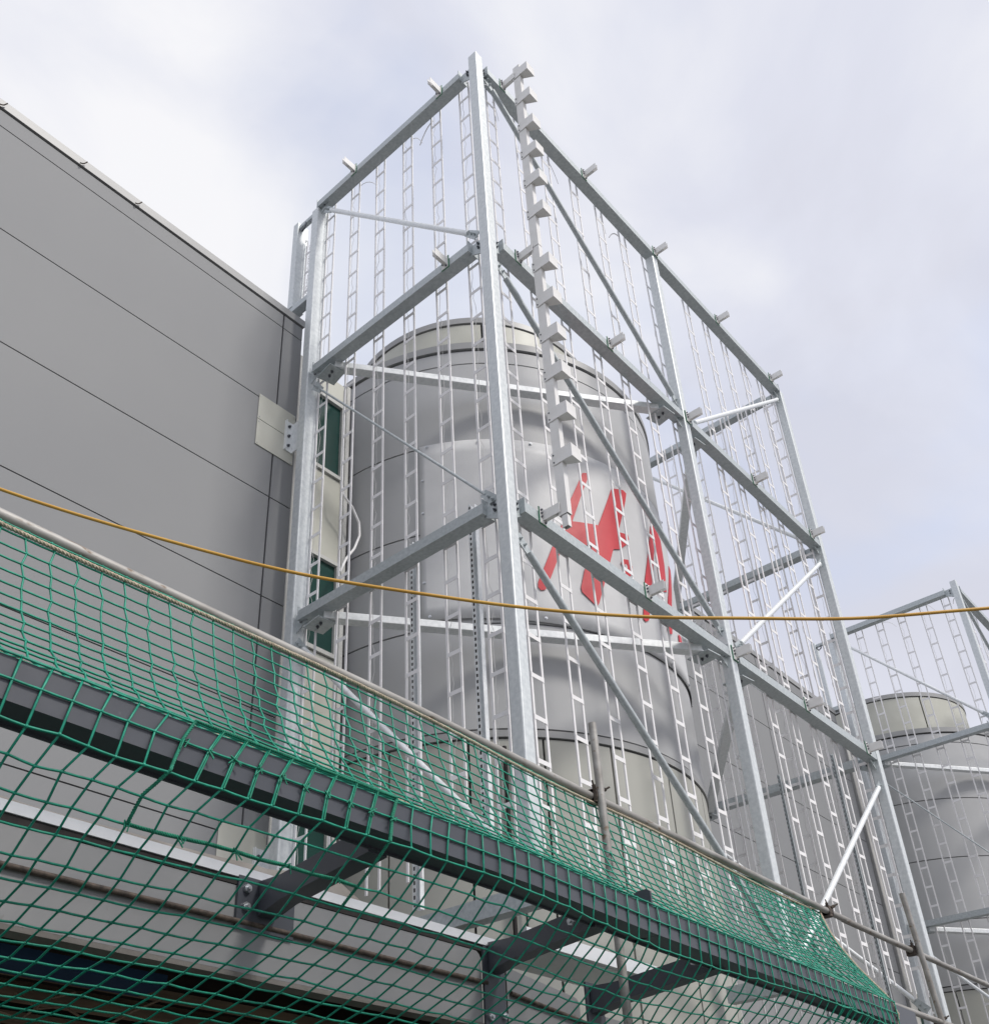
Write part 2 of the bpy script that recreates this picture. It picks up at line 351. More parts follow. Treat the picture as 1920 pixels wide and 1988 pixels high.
# ------------------------------------------------------------------ galvanised frame
CW = .105
FB, FC = 3.15, 6.34
ZT, ZM, ZL, Z0 = 9.06, 6.425, 3.53, .74
BX = -2.354
def channel(mb, p0, p1, out_dir, w=.12, h=.092, t=.007):
    # U-channel, web underneath, flanges up; p0-p1 runs along the lower outer edge
    p0 = Vector(p0); p1 = Vector(p1); o = Vector(out_dir)
    pr = [(0, 0), (h, 0), (h, t), (t, t), (t, w-t), (h, w-t), (h, w), (0, w)]   # (up, inward)
    rings = [[p+Vector((0,0,a))-o*b for a, b in pr] for p in (p0, p1)]
    mb.loft(rings)
def make_frame(label):
    fr = thing('steel_frame', label, 'steel frame', (0, 0, Z0))
    def P(mb, name, mt=GALV): o = mb.build(name, mt, fr); o.location = (0, 0, -Z0); return o
    def col(x0, y0, z0, z1, w=CW, d=CW):
        mb = MB(); mb.rbox((x0+w/2, y0+d/2, z0), (x0+w/2, y0+d/2, z1), d, w, .011, (1,0,0)); return P(mb, 'column', COLM)
    col(-CW, 0, Z0, 9.265)
    col(-CW, FB, Z0, 9.02); col(-CW, FC, Z0, 9.10)
    for ys in (0, 1):
        y = 0 if ys == 0 else FC
        col(BX-CW, y-(.055 if ys else 0), .6, 9.05, CW, .16)
        # short outer post standing past the parapet, joined by a flat foot
        yo = y+.0
        mb = MB(); mb.rbox((BX-.385, y+.08, 7.70), (BX-.385, y+.08, 9.10), .16, .085, .008, (1,0,0)); P(mb, 'outer_post', COLM)
        mb = MB(); mb.rbox((BX-.43, y+.055, 7.66), (BX-.09, y+.055, 7.66), .10, .08, .006, (0,0,1)); P(mb, 'post_foot')
        mb = MB(); mb.rbox((BX-.40, y+.05, 9.04), (BX-.02, y+.05, 9.04), .05, .06, .006, (0,0,1)); P(mb, 'post_link')
        mb = MB()
        for dx, dz in ((-.30, 8.98), (-.12, 8.96)): mb.tube([(BX+dx-.04, y+.03, dz+.03), (BX+dx, y+.03, dz-.05), (BX+dx+.05, y+.03, dz-.02), (BX+dx+.06, y+.03, dz+.05)], .012, 6)
        P(mb, 'clamp', BOLT)
    # beams
    def beam(p0, p1, od, ends=(True, True)):
        mb = MB(); channel(mb, p0, p1, od); p0 = Vector(p0); p1 = Vector(p1); o = Vector(od); d = (p1-p0).normalized()
        for e, p, s in ((ends[0], p0, -1), (ends[1], p1, 1)):
            if e: mb.plate([p+o*.003+Vector((0,0,-.004)), p-o*.128+Vector((0,0,-.004)), p-o*.128+Vector((0,0,.13)), p+o*.003+Vector((0,0,.13))], d, .008)
        b = P(mb, 'beam')
        return b
    for y, od, s in ((0.0, (0,-1,0), 1), (FC+CW, (0,1,0), -1)):
        for z in (ZT, ZM, ZL):
            beam((-.235, y, z), (BX+.07 if z != ZT else BX-.02, y, z), od)
            # fin plates with bolts
            yy = y+s*.05
            for x in (-.17, BX+.045):
                mb = MB(); sx = 1 if x > -1 else -1
                mb.plate([(x+sx*.075, yy, z-.10), (x-sx*.085, yy, z-.01), (x-sx*.085, yy, z+.09), (x+sx*.075, yy, z+.10)], (0,1,0), .010)
                gp = P(mb, 'gusset_plate'); bb = MB()
                bolts([((x+.02, yy-.005, z+.055), (0,-1,0)), ((x+.02, yy-.005, z+.005), (0,-1,0)), ((x+.02, yy+.005, z+.055), (0,1,0)), ((x+.02, yy+.005, z+.005), (0,1,0))], BOLT, gp, .013)
    for z in (ZM, ZL):
        beam((0, .20, z), (0, FB-.015, z), (1,0,0)); beam((0, FB+CW+.06, z), (0, FC-.02, z), (1,0,0))
    beam((0, .175, ZT+.02), (0, FC-.01, ZT+.02), (1,0,0))
    for z in (ZT+.02, ZM, ZL):
        for y, sy in ((.15, -1), (FB-.05, 1), (FB+CW+.045, -1), (FC-.05, 1)):
            if z > 9 and y > 1 and y < 6: continue
            mb = MB(); xx = -.05
            mb.plate([(xx, y-.085, z+.10), (xx, y+.075, z+.10), (xx, y+.06, z-.02), (xx, y-.06, z-.10)] if sy < 0 else [(xx, y-.075, z+.10), (xx, y+.085, z+.10), (xx, y+.06, z-.10), (xx, y-.06, z-.02)], (1,0,0), .010)
            gp = P(mb, 'gusset_plate'); bb = MB()
            bolts([((xx+.005, y, z+.06), (1,0,0)), ((xx+.005, y, z+.01), (1,0,0))], BOLT, gp, .013)
    # braces
    def brace(p0, p1, r=.027, pln=(1,0,0), m_=None):
        mb = MB(); p0 = Vector(p0); p1 = Vector(p1); d = (p1-p0).normalized()
        mb.tube([p0+d*.03, p1-d*.03], r, 16); b = P(mb, 'brace', m_ or (GALV_LIT if r > .02 else GALV))
        q = d.cross(Vector(pln)).normalized()
        for p, s in ((p0, -1), (p1, 1)):
            e = MB(); a = p+d*s*.12; c = p-d*s*.06; hw = .032
            e.plate([c-q*hw, c+q*hw, a+q*.045, a-q*.045], pln, .010)
            for k in (.03, .085): bolt(e, p+d*s*k+Vector(pln)*.005, pln, .012); bolt(e, p+d*s*k-Vector(pln)*.005, -Vector(pln), .012)
            e.build('brace_end', GALV, b)
    xb = -.05
    brace((xb, .27, 9.00), (xb, 3.10, 6.72), .028, (1,0,0), GALV); brace((xb, .24, 6.16), (xb, 3.12, 3.84), .028, (1,0,0), GALV); brace((xb, .24, 3.24), (xb, 3.10, .95), .028, (1,0,0), GALV)  # first-bay braces take the darker zinc, shade put into the colour
    brace((xb, 6.30, 8.93), (xb, 3.46, 6.60)); brace((xb, 6.28, 6.17), (xb, 3.50, 3.83)); brace((xb, 6.29, 3.22), (xb, 3.46, .95))
    for y, pl in ((.05, (0,1,0)), (FC+.05, (0,1,0))):
        brace((BX+.15, y, 8.90), (-.24, y, 6.70), .025, pl); brace((BX+.13, y, 6.19), (-.22, y, 3.71), .0115 if y < 1 else .022, pl); brace((BX+.09, y, 3.27), (-.25, y, 1.02), .025, pl)
    # plan ties at the two lower levels
    for z in (ZM-.03, ZL-.03):
        for p0, p1 in (((-2.06, .09, z), (-.12, 2.80, z)), ((-.20, 3.62, z), (-2.06, 6.25, z))):
            mb = MB(); mb.rbox(p0, p1, .10, .072, .006, (0,0,1)); P(mb, 'plan_tie', GALV_LIT)  # lighter zinc colour stands in for sun on the ties
        for x, y in ((-2.12, .10), (-.12, 2.86), (-.14, 3.50), (-2.10, 6.30)):
            mb = MB(); mb.plate([(x-.13, y-.07, z-.045), (x+.10, y-.10, z-.045), (x+.12, y+.08, z-.045), (x-.09, y+.12, z-.045)], (0,0,1), .010)
            gp = P(mb, 'tie_plate'); bolts([((x-.02, y, z-.05), (0,0,-1)), ((x+.04, y-.02, z-.05), (0,0,-1))], BOLT, gp)
    # feet
    for y in (0, FB, FC):
        mb = MB(); mb.box((-1.25 if y != FB else -.58, y+.0, Z0-.13), (.02, y+.10, Z0-.006)); P(mb, 'foot_beam')
        if y == FB: continue
        mb = MB(); mb.box((-.98, y-.05, Z0-.145), (-.72, y+.15, Z0-.133))
        for q in ((-.92, y-.02), (-.92, y+.12), (-.78, y-.02), (-.78, y+.12)): bolt(mb, (q[0], q[1], Z0-.145), (0,0,-1), .013)
        P(mb, 'splice_plate', GALV_LIT)
    return fr
frame1 = make_frame('near galvanised steel box frame standing round the near drum tower')
def wall_fix(zc, y0=-.385, y1=.06, z0=None, z1=None, lab=''):
    t = thing('wall_plate', lab, 'plate', (WX+.001, (y0+y1)/2, zc))
    h = .315
    mb = MB(); a = .002
    mb.box((a, y0-(y0+y1)/2, -h), (a+.006, y1-(y0+y1)/2, -.004)); mb.box((a, y0-(y0+y1)/2, .004), (a+.006, y1-(y0+y1)/2, h)); mb.build('cream_sheet', CREAM, t)
    mb = MB()
    for y in (y0+.02, y1-.02):
        for z in (-h+.02, -.03, .03, h-.02): bolt(mb, (a+.006, y-(y0+y1)/2, z), (1,0,0), .007, .003)
    mb.build('screw', BOLTL, t)
    mb = MB(); c = -(y0+y1)/2
    mb.box((a+.006, -.06+c, -.185), (a+.016, .05+c, .185)); mb.box((a+.016, .03+c, -.185), (a+.13, .042+c, .185)); 
    mb.box((a+.016, -.058+c, -.185), (a+.035, -.05+c, .185))
    br = mb.build('angle_bracket', GALV_LIT, t)
    bolts([((a+.016, -.015+c, z), (1,0,0)) for z in (-.12, 0, .12)], BOLT, br, .016)
    return t
wall_fix(5.75, lab='cream fixing plate with bolted angle high on the warehouse wall')
wall_fix(1.42, lab='cream fixing plate low on the warehouse wall, behind the green net')

# ------------------------------------------------------------------ white cord ladders
LW = .125
def strip_mesh(name, n, top, mt=CORD):
    mb = MB()
    mb.box((-.0093, -.0050, -n*.316-.12), (.0093, .0050, top)); return mb.mesh(name, mt)
NR = 25
ME_cord = strip_mesh('cord', NR, .085)
mbr = MB()
mbr.prism([(-.070, -.022), (-.048, -.0165), (.048, -.0165), (.070, -.022), (.070, .022), (.048, .0165), (-.048, .0165), (-.070, .022)], 'y', -.008, -.0045)
ME_rung = mbr.mesh('rung', CORD)
def wire_mesh(seed):
    r = random.Random(seed); mb = MB(); pts = []
    z = .1
    while z > -NR*.316: pts.append((-.045+r.uniform(-.012, .026), .006+r.uniform(0, .016), z)); z -= .085
    mb.tube(pts, .0022, 4); return mb.mesh('wire', WIREM)
WIRES = [wire_mesh(s) for s in range(3)]
def tail_mesh(seed):
    r = random.Random(seed+50); mb = MB(); sx = r.choice((-1, 1)); l = r.uniform(.15, .3); pts = []
    for k in range(6):
        u = k/5; pts.append((.05*sx+sx*l*u*.8, .012+.03*u, .0-.16*u*u+.02*math.sin(3*u)))
    mb.tube(pts, .006 if seed % 2 else .0035, 4); return mb.mesh('tail', CORD)
TAILS = [tail_mesh(s) for s in range(4)]
mbl = MB()
for sx in (-1, 1): mbl.tube([(sx*.062, .004, -.02), (sx*.062, .008, .06), (sx*.062, -.004, .092), (sx*.062, -.02, .09), (sx*.062, -.024, .05)], .006, 5)
ME_loop = mbl.mesh('hook_loop', CORD)
nlad = [0]
def ladder(x, y, ztop, rz, label, group, full=True, n=NR, tilt=0.):
    i = nlad[0]; nlad[0] += 1
    t = thing('cord_ladder', label, 'ladder', (x, y, ztop), rz, group)
    t.rotation_euler = (0, tilt, rz)
    for sx in (-1, 1): link('cord', ME_cord, t, (sx*LW/2, 0, 0))
    for k in range(n): link('rung', ME_rung, t, (0, 0, -.15-.316*k+random.uniform(-.004, .004)))
    link('wire', WIRES[i % 3], t)
    link('hook_loop', ME_loop, t)
    if i % 2 == 0 or i % 5 == 1: link('tail', TAILS[i % 4], t)
    return t
ORD = ['first', 'second', 'third', 'fourth', 'fifth', 'sixth', 'seventh', 'eighth', 'ninth', 'tenth', 'eleventh', 'twelfth', 'thirteenth']
LX = [-.290, -.68, -1.09, -1.495, -1.885, -2.283]
LY = [.37, .82, 1.277, 1.785, 2.262, 2.73, 3.215, 4.125, 4.60, 5.06, 5.545, 6.02]
for i, x in enumerate(LX):
    ladder(x, .14, 9.06, 0, '%s white cord ladder left of the tallest post, near frame short side' % ORD[i], 'cord ladders on the short side of the near frame', tilt=random.uniform(-.0015, .0015))
for i, y in enumerate(LY):
    ladder(-.14, y, 9.06, PI/2, '%s white cord ladder right of the tallest post, near frame long side' % ORD[i], 'cord ladders on the long side of the near frame', tilt=random.uniform(-.0015, .0015))
EX = [-.17, -.58, -.97, -1.37, -1.77, -2.17]
for i, x in enumerate(EX):
    ladder(x, FC-.03, 9.06, PI, '%s cord ladder in from the right-hand post, far end side of near frame' % ORD[i], 'cord ladders on the far end of the near frame')
ladder(-2.60, .12, 8.75, 0, 'short white cord ladder between the outer post and the wall-side column', 'cord ladders on the short side of the near frame', n=3)
for o in [o for o in bpy.data.objects if o.parent and o.parent.name.startswith('cord_ladder') and o.parent.get('label', '').startswith('short white') and (o.name.startswith('cord') or o.name.startswith('wire'))]:
    o.scale = (1, 1, .13)

# ------------------------------------------------------------------ brackets
def make_bracket():
    t = thing('rail_bracket', '', 'bracket')
    mb = MB(); mb.box((.0015, -.042, -.03), (.007, .044, .125)); mb.build('green_pad', GREENP, t)
    mb = MB(); mb.box((.007, -.036, -.024), (.013, .036, .118)); bp = mb.build('base_plate', WHITE, t)
    bolts([((.013, y, z), (1,0,0)) for y, z in ((-.022, .095), (-.022, .064), (-.022, .032), (.02, -.008))], BOLT, bp, .009, .008)
    for y in (-.004, .026):
        mb = MB(); mb.box((.013, y-.002, .005), (.165, y+.002, .092)); mb.build('fin', WHITE, t)
    mb = MB(); mb.box((.03, -.002, .004), (.12, .024, .0085)); mb.build('web', WHITE, t)
    return t
br0 = make_bracket()
bk = [0]
def bracket(x, y, z, rz, label, first=[True]):
    t = br0 if first[0] else copy_tree(br0)
    first[0] = False
    t.location = (x, y, z); t.rotation_euler = (0, 0, rz); t['label'] = label; t['group'] = 'white brackets bolted to the near frame beams'
YB = [.40, 1.80, 3.22, 4.65, 6.08]
for lv, z in (('top', ZT+.03), ('middle', ZM+.01), ('bottom', ZL+.01)):
    for i, y in enumerate(YB):
        if lv == 'top' and i == 3: y = 4.66
        bracket(.001, y, z, 0, '%s white bracket right of the tallest post on the long side %s beam' % (ORD[i], lv))
bracket(-.50, -.001, ZT+.01, -PI/2, 'white bracket near the corner post on the top beam, short side of the near frame')
bracket(-1.77, -.001, ZT+.01, -PI/2, 'white bracket near the wall on the top beam, short side of the near frame')
bracket(-.50, -.001, ZM+.01, -PI/2, 'white bracket near the corner post on the middle beam, short side of the near frame')

# ------------------------------------------------------------------ white rail with shade boxes
rt = thing('shade_rail', 'tall white vertical rail with stacked wedge boxes in front of the near frame', 'rail', (.185, .435, 3.5))
def tubeopen(x0, x1, y0, y1, z0, z1, t=.004):
    mb = MB()
    mb.box((x0, y0, z0), (x1, y0+t, z1)); mb.box((x0, y1-t, z0), (x1, y1, z1)); mb.box((x0, y0+t, z0), (x0+t, y1-t, z1)); mb.box((x1-t, y0+t, z0), (x1, y1-t, z1))
    return mb
for z0, z1 in ((.02, 2.98), (2.99, 5.78)):
    tubeopen(-.04, .04, -.026, .026, z0, z1).build('rail_tube', WHITE, rt)
tubeopen(-.02, .03, -.02, .02, -.09, .016).build('rail_stub', WHITE, rt)
def wedge(z, h=.125):
    o = MB()
    o.prism([(-.05, -.031), (.05, -.036), (.135, -.034), (.138, -.034), (.138, .088), (.135, .088), (.135, -.031), (.05, -.033), (-.05, -.028)], 'z', 0, h)
    b = o.build('wedge_box', WHITE, rt, (0, 0, z-3.5-h))
    u = MB(); u.prism([(.0405, -.034), (.134, -.031), (.134, .086), (.0405, .026)], 'z', .003, .006); u.build('wedge_base', WHITE, b)
    bb = MB(); bolt(bb, (-.03, -.032, .025), (0,-1,0), .007, .004); bb.build('screw', BOLT, b)
    bb = MB(); bolt(bb, (-.03, -.032, h-.03), (0,-1,0), .007, .004); bb.build('screw', BOLT, b)
for z in (9.202, 8.762, 8.315, 7.89, 7.459, 7.006, 6.292, 5.855, 5.426, 4.993, 4.554, 4.119): wedge(z)

# ------------------------------------------------------------------ second frame (same kit further along)
frame2 = copy_tree(frame1); frame2.location = (0, 12.89, Z0-.12)
frame2['label'] = 'far galvanised steel box frame standing round the far drum tower'
for i, x in enumerate(LX):
    ladder(x, 12.89+.14, 8.94, 0, '%s cord ladder left of the corner post on the far frame' % ORD[i], 'cord ladders on the far frame')
for i, y in enumerate(LY[:3]):
    ladder(-.14, 12.89+y, 8.94, PI/2, '%s cord ladder right of the corner post on the far frame' % ORD[i], 'cord ladders on the long side of the far frame')

# slotted channels inside the frame
def slotted(x, y, z0, z1, label, mt=None, sc_=1):
    t = thing('slotted_channel', label, 'metal channel', (x, y, z0)); h = z1-z0
    mb = MB(); mb.box((-.002, -.02, 0), (0, .02, h)); mb.box((.034, -.02, 0), (.036, .02, h)); mb.box((0, .016, 0), (.034, .02, h))
    k = 0.
    # perforated side: two edge strips with bars between the slots
    mb.box((-.036, -.018, 0), (-.028, -.014, h)); mb.box((-.010, -.018, 0), (-.002, -.014, h))
    while k < h: mb.box((-.028, -.018, k), (-.010, -.014, k+.022)); k += .05
    mb.build('channel_body', mt or GALV_LIT, t); t.scale = (sc_, sc_, 1)
    mb = MB(); mb.box((-.034, -.0135, 0), (-.004, -.011, h)); mb.build('slot_shade_plate', BLACKG, t); return t  # black plate added behind the slots to paint in their shade
slotted(-.575, .30, .9, 3.95, 'thin perforated metal channel standing inside the near frame, nearest the corner post')
slotted(-1.21, .30, .9, 3.93, 'thin perforated metal channel standing inside the near frame, nearer the warehouse')
slotted(-1.05, 6.10, .9, 3.62, 'thin perforated metal channel at the far end of the near frame, left of the pair', GALV, .42)
slotted(-.40, 6.10, .9, 3.66, 'thin perforated metal channel at the far end of the near frame, right of the pair', GALV, .42)
mb = MB(); mb.tube([[-2.45, 0.568, 5.464], [-2.45, 0.6, 5.321], [-2.45, 0.726, 5.233], [-2.45, 0.819, 5.095], [-2.45, 0.83, 4.944], [-2.45, 0.767, 4.757], [-2.45, 0.666, 4.585], [-2.45, 0.595, 4.401]], .013, 8)
tag(mb.build('hanging_hose', CORD), 'pale hose looping out beside the drum tower next to the glazed strip', 'hose')

# ------------------------------------------------------------------ canopy: fascia, trim, soffit
XF = -.15
fas = thing('shop_canopy', 'grey steel canopy fascia with white top trim, below the frames', 'canopy', (XF, -2, -.05))
def fp(mb, name, mt, par=None):
    o = mb.build(name, mt, par or fas)
    if par is None: o.location = (-XF, 2, .05)
    return o
def rrect(y0, y1, z0, z1, r, zr=None):
    p = []
    z1b = zr if zr is not None else z1
    p += [(y0, z0), (y1, z0)]
    for k in range(5): a = PI/2*k/4; p.append((y1-r+r*math.cos(a), z1b-r+r*math.sin(a)))
    p.append((y0, z1)); return p
mb = MB(); mb.prism(rrect(-7.5, -.33, -.05, .315, .05), 'x', XF-.012, XF); fp(mb, 'fascia_panel', FASC)
mb = MB(); mb.prism(rrect(-.115, .545, -.32, .27, .05, .20), 'x', XF-.016, XF-.004); fp(mb, 'fascia_panel', FASC)
mb = MB(); mb.prism(rrect(.80, 3.2, -.5, .13, .05, .05), 'x', XF-.016, XF-.004); fp(mb, 'fascia_panel', FASC)
mb = MB(); mb.box((XF-.1, -7.5, .352), (XF+.012, -.18, .398)); fp(mb, 'white_trim', TRIMW)
mb = MB(); mb.box((XF-.1, -7.5, .318), (XF+.004, -.18, .349)); fp(mb, 'trim_shadow_gap', BLACKG)
mb = MB(); mb.tube([(XF+.012, -7.5+.4*k, .155+.002*math.sin(k)) for k in range(19)], .013, 8); mb.tube([(XF+.01, -.1+.2*k, .13-.02*k) for k in range(5)], .013, 8); fp(mb, 'conduit', CLAMP)
mb = MB(); mb.box((XF-.09, -7.5, -.072), (XF+.004, -.33, -.052)); fp(mb, 'drip_edge', MEMB)
# membrane upstand, wavy top
mb = MB(); vs = []; n = 120
for k in range(n+1):
    y = -7.5+k*(7.4)/n; u = y
    zt = .475+.012*math.sin(y*3)
    if y > -1.75: zt = .475+.10*math.exp(-((y+1.35)/.22)**2)+.03*math.sin((y+1.75)*5)*(y > -1.1)-.045*(y+1.75)
    xw = XF-.11+.01*math.sin(y*7)
    vs += [(xw, y, .39), (xw-.02, y, zt), (xw-.03, y, zt), (xw-.012, y, .39)]
fs = []
for k in range(n):
    for i in range(3): fs.append((4*k+i, 4*k+i+1, 4*k+4+i+1, 4*k+4+i))
mb.add(vs, fs, True); fp(mb, 'roof_membrane', MEMB)
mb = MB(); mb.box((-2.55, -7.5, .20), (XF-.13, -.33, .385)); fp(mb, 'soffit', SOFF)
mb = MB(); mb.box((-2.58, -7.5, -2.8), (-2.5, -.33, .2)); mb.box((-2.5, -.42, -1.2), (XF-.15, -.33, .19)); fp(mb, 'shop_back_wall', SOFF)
mb = MB(); mb.box((-.72, -7.4, -.075), (-.50, -2.03, -.02)); fp(mb, 'blue_duct', BLUEP)
mb = MB()
for x, z, w in ((-.85, -.02, .03), (-1.15, -.05, .05), (-1.2, .0, .03), (-1.55, -.06, .05), (-1.9, -.1, .06), (-2.2, -.1, .05)): mb.box((x-w, -7.4, z-.02), (x+w, -.5, z+.02))
fp(mb, 'ceiling_batten', WOODM)
mb = MB()
for k in range(9):
    y = -3.9+k*.38+random.uniform(-.1, .1); x = random.uniform(-1.6, -.9); pts = []
    for j in range(7): pts.append((x+random.uniform(-.02, .02)+.05*j, y+.09*j, -.08-.14*math.sin(PI*j/6)*random.uniform(.3, 1)))
    mb.tube(pts, .006, 5)
fp(mb, 'loose_wire', WOODM)
# white gutter tray further along
mb = MB(); mb.box((-.34, .28, .51), (-.30, 1.75, .60)); mb.box((-.75, .28, .505), (-.34, 1.75, .53)); fp(mb, 'gutter_tray', TRIMW)

# ------------------------------------------------------------------ anthracite edge beam with outriggers
eb = thing('edge_beam', 'long anthracite steel edge beam on outrigger brackets, wrapped by the green net', 'beam', (.85, -1.5, .37))
BM = [(-4.6, .905), (-1.2, .905), (-.15, .845)]
BM2 = [(-.15, .845), (1.6, .80), (3.4, .735)]
def eP(mb, name, mt=DARKB, par=None):
    o = mb.build(name, mt, par or eb)
    if par is None: o.location = (-.85, 1.5, -.37)
    return o
def edge(pts):
    mb = MB(); t = .008; rings = []
    for y, x in pts:
        pr = [(x, .235), (x, .372), (x-.10, .372), (x-.10, .364), (x-t, .364), (x-t, .243), (x-.14, .243), (x-.14, .225), (x-.148, .225), (x-.148, .235)]
        rings.append([(a, y, b) for a, b in pr])
    mb.loft(rings); return mb
eP(edge(BM), 'beam_web'); eP(edge([(BM2[0][0]+.004, BM2[0][1]), *BM2[1:]]), 'beam_web')
mb = MB(); mb.plate([(.58, -.155, .378), (.835, -.155, .378), (.835, -.155, .455), (.815, -.155, .47), (.76, -.155, .47)], (0,1,0), .012); eP(mb, 'splice_plate')
def outrigger(y0, y1, zb, plate_h=(.12, .40), bl=((0, .20), (0, .30)), zt=.28, xe=.75, pw=.10):
    mb = MB()
    p0 = Vector((XF+.02, y0, zb)); p1 = Vector((xe, y1, .275)); h0, h1, wd = .062, .055, .05
    prf = lambda p, h: [p+Vector((0,-wd,-h)), p+Vector((0,wd,-h)), p+Vector((0,wd,-h+.012)), p+Vector((0,.006,-h+.012)), p+Vector((0,.006,h-.012)), p+Vector((0,wd,h-.012)), p+Vector((0,wd,h)), p+Vector((0,-wd,h)), p+Vector((0,-wd,h-.012)), p+Vector((0,-.006,h-.012)), p+Vector((0,-.006,-h+.012)), p+Vector((0,-wd,-h+.012))]
    box = lambda p, h, w=wd: [p+Vector((0,-w,-h)), p+Vector((0,w,-h)), p+Vector((0,w,h)), p+Vector((0,-w,h))]
    mb.loft([box(p0, h0*1.25), box(p0.lerp(p1, .22), h0*.9), box(p1, h1)])
    o = eP(mb, 'outrigger')
    mb = MB(); mb.box((XF+.002, y0-pw, plate_h[0]), (XF+.016, y0+pw, plate_h[1])); mb.build('end_plate', DARKB, o)
    bolts([((XF+.016, y0+dy, z), (1,0,0)) for dy, z in bl], BOLTL, o, .020, .014)
    return o
outrigger(-1.80, -1.97, .275, (.13, .36), ((-.115, .305), (-.115, .225)), pw=.16)
outrigger(-.24, -.50, .29, (-.45, .345), ((-.05, -.02), (.06, .0), (-.05, -.2), (.06, -.18)), pw=.085)
outrigger(.68, .66, .20, (-.5, .30), ((-.03, -.3), (.05, -.3)), pw=.085, xe=.72)
for x, y in ((.62, -.50), (.62, .61)): mb = MB(); bolt(mb, (x, y-.052, .27), (0,-1,0), .022, .012); eP(mb, 'side_bolt', BOLTL)
mb = MB(); pts = [(.30, 2.2), (.55, 2.5), (.62, 2.9), (.55, 3.4), (.2, 3.8)]
for k, (x, y) in enumerate(pts): pass
vs = []; fs = []; n = 16
for j in range(7):
    for i in range(n+1):
        u = i/n; y = 2.35+u*1.9; z = -.75+(.99*(math.sin(PI*min(1, .10+u*.82))**.5))*(j/6)+.015*math.sin(9*u+j)
        vs.append((.47+.10*math.sin(PI*u)-.16*(j/6)**2, y, z))
for j in range(6):
    for i in range(n): k = j*(n+1)+i; fs.append((k, k+1, k+n+2, k+n+1))
mb.add(vs, fs, True); o = mb.build('tarpaulin', TARP); o.modifiers.new('t', 'SOLIDIFY').thickness = .006
tag(o, 'dark tarpaulin bulging under the end of the green net', 'tarpaulin')

# ------------------------------------------------------------------ scaffold guard rail
def dx(y): return float(np.interp(y, [-5, -1.2, -.15, 1.6, 3.4, 7], [0, 0, -.06, -.105, -.165, -.17]))
gr = thing('scaffold_guardrail', 'weathered scaffold tube guard rail behind the green net', 'guard rail', (.45, .05, -.6))
def gP(mb, name, mt=TUBE): o = mb.build(name, mt, gr); o.location = (-.45, -.05, .6); return o
def railx(y): return .455+dx(y)*.72
mb = MB(); mb.tube([(railx(y), y, 1.15) for y in (-5, -3, -1.5, .1)], .0243, 14); gP(mb, 'top_tube')
mb = MB(); mb.tube([(railx(y), y, 1.15) for y in (.0, 1.5, 2.6, 3.6)], .0243, 14); gP(mb, 'top_tube')
mb = MB(); mb.tube([(railx(y)+.0, y, 1.145) for y in (3.5, 5, 6.4, 8.5)], .0243, 14); gP(mb, 'top_tube')
mb = MB(); mb.tube([(railx(y)+.05, y, .56) for y in (-5, -2, 0, 2, 4, 8.5)], .0243, 14); gP(mb, 'lower_tube')
mb = MB(); mb.tube([(.49, .075, -2.8), (.468, .07, .5), (.45, .075, 1.61)], .0243, 14, ); gP(mb, 'standard')
mb = MB(); mb.tube([(.40, 5.08, -2.8), (.395, 4.98, .5), (.40, 4.78, 1.62)], .0243, 14); gP(mb, 'standard')
def coupler(x, y, z):
    mb = MB(); mb.rbox((x, y-.035, z), (x, y+.035, z), .068, .068, .02, (0,0,1)); mb.rbox((x-.01, y, z-.04), (x-.01, y, z+.04), .07, .08, .02, (1,0,0))
    bolt(mb, (x+.03, y+.02, z+.03), (.6, .5, .4), .012, .03); bolt(mb, (x+.02, y-.03, z+.03), (.2, -.6, .8), .012, .03)
    gP(mb, 'coupler', CLAMP)
coupler(railx(0)+.012, .07, 1.15); coupler(railx(4.8), 4.86, 1.145); coupler(railx(5)+.03, 5.0, .56); coupler(railx(0)+.05, .05, .55); coupler(railx(3.5), 3.22, 1.15)

# ------------------------------------------------------------------ green net
UPP = [(.475, 1.12), (.481, 1.085), (.493, 1.02), (.506, .962), (.52, .904), (.537, .845), (.554, .79), (.573, .739), (.595, .687), (.618, .641), (.644, .595), (.671, .555), (.692, .527), (.727, .487)]
LOW = [(.913, .378), (0.912, 0.3), (0.912, 0.189), (0.843, 0.116), (0.768, 0.05), (0.686, -0.008), (0.608, -0.069), (0.519, -0.115), (0.427, -0.154), (0.333, -0.188), (0.238, -0.221), (0.142, -0.248), (0.044, -0.269), (-0.053, -0.291), (-0.152, -0.306), (-0.252, -0.316), (-0.351, -0.325), (-.53, -.33), (-.63, -.33)]
PROF = UPP+[(.81, .425)]+LOW
YS = [-4.55+.1003*k for k in range(76)]
nt_ = thing('safety_net', 'green knotted safety net draped over the guard rail and edge beam', 'net', (.5, -1, .4))
rn = random.Random(3)
def nP(mb, name, mt=NETM): o = mb.build(name, mt, nt_); o.location = (-.5, 1, -.4); return o
G = []
nU = len(UPP)
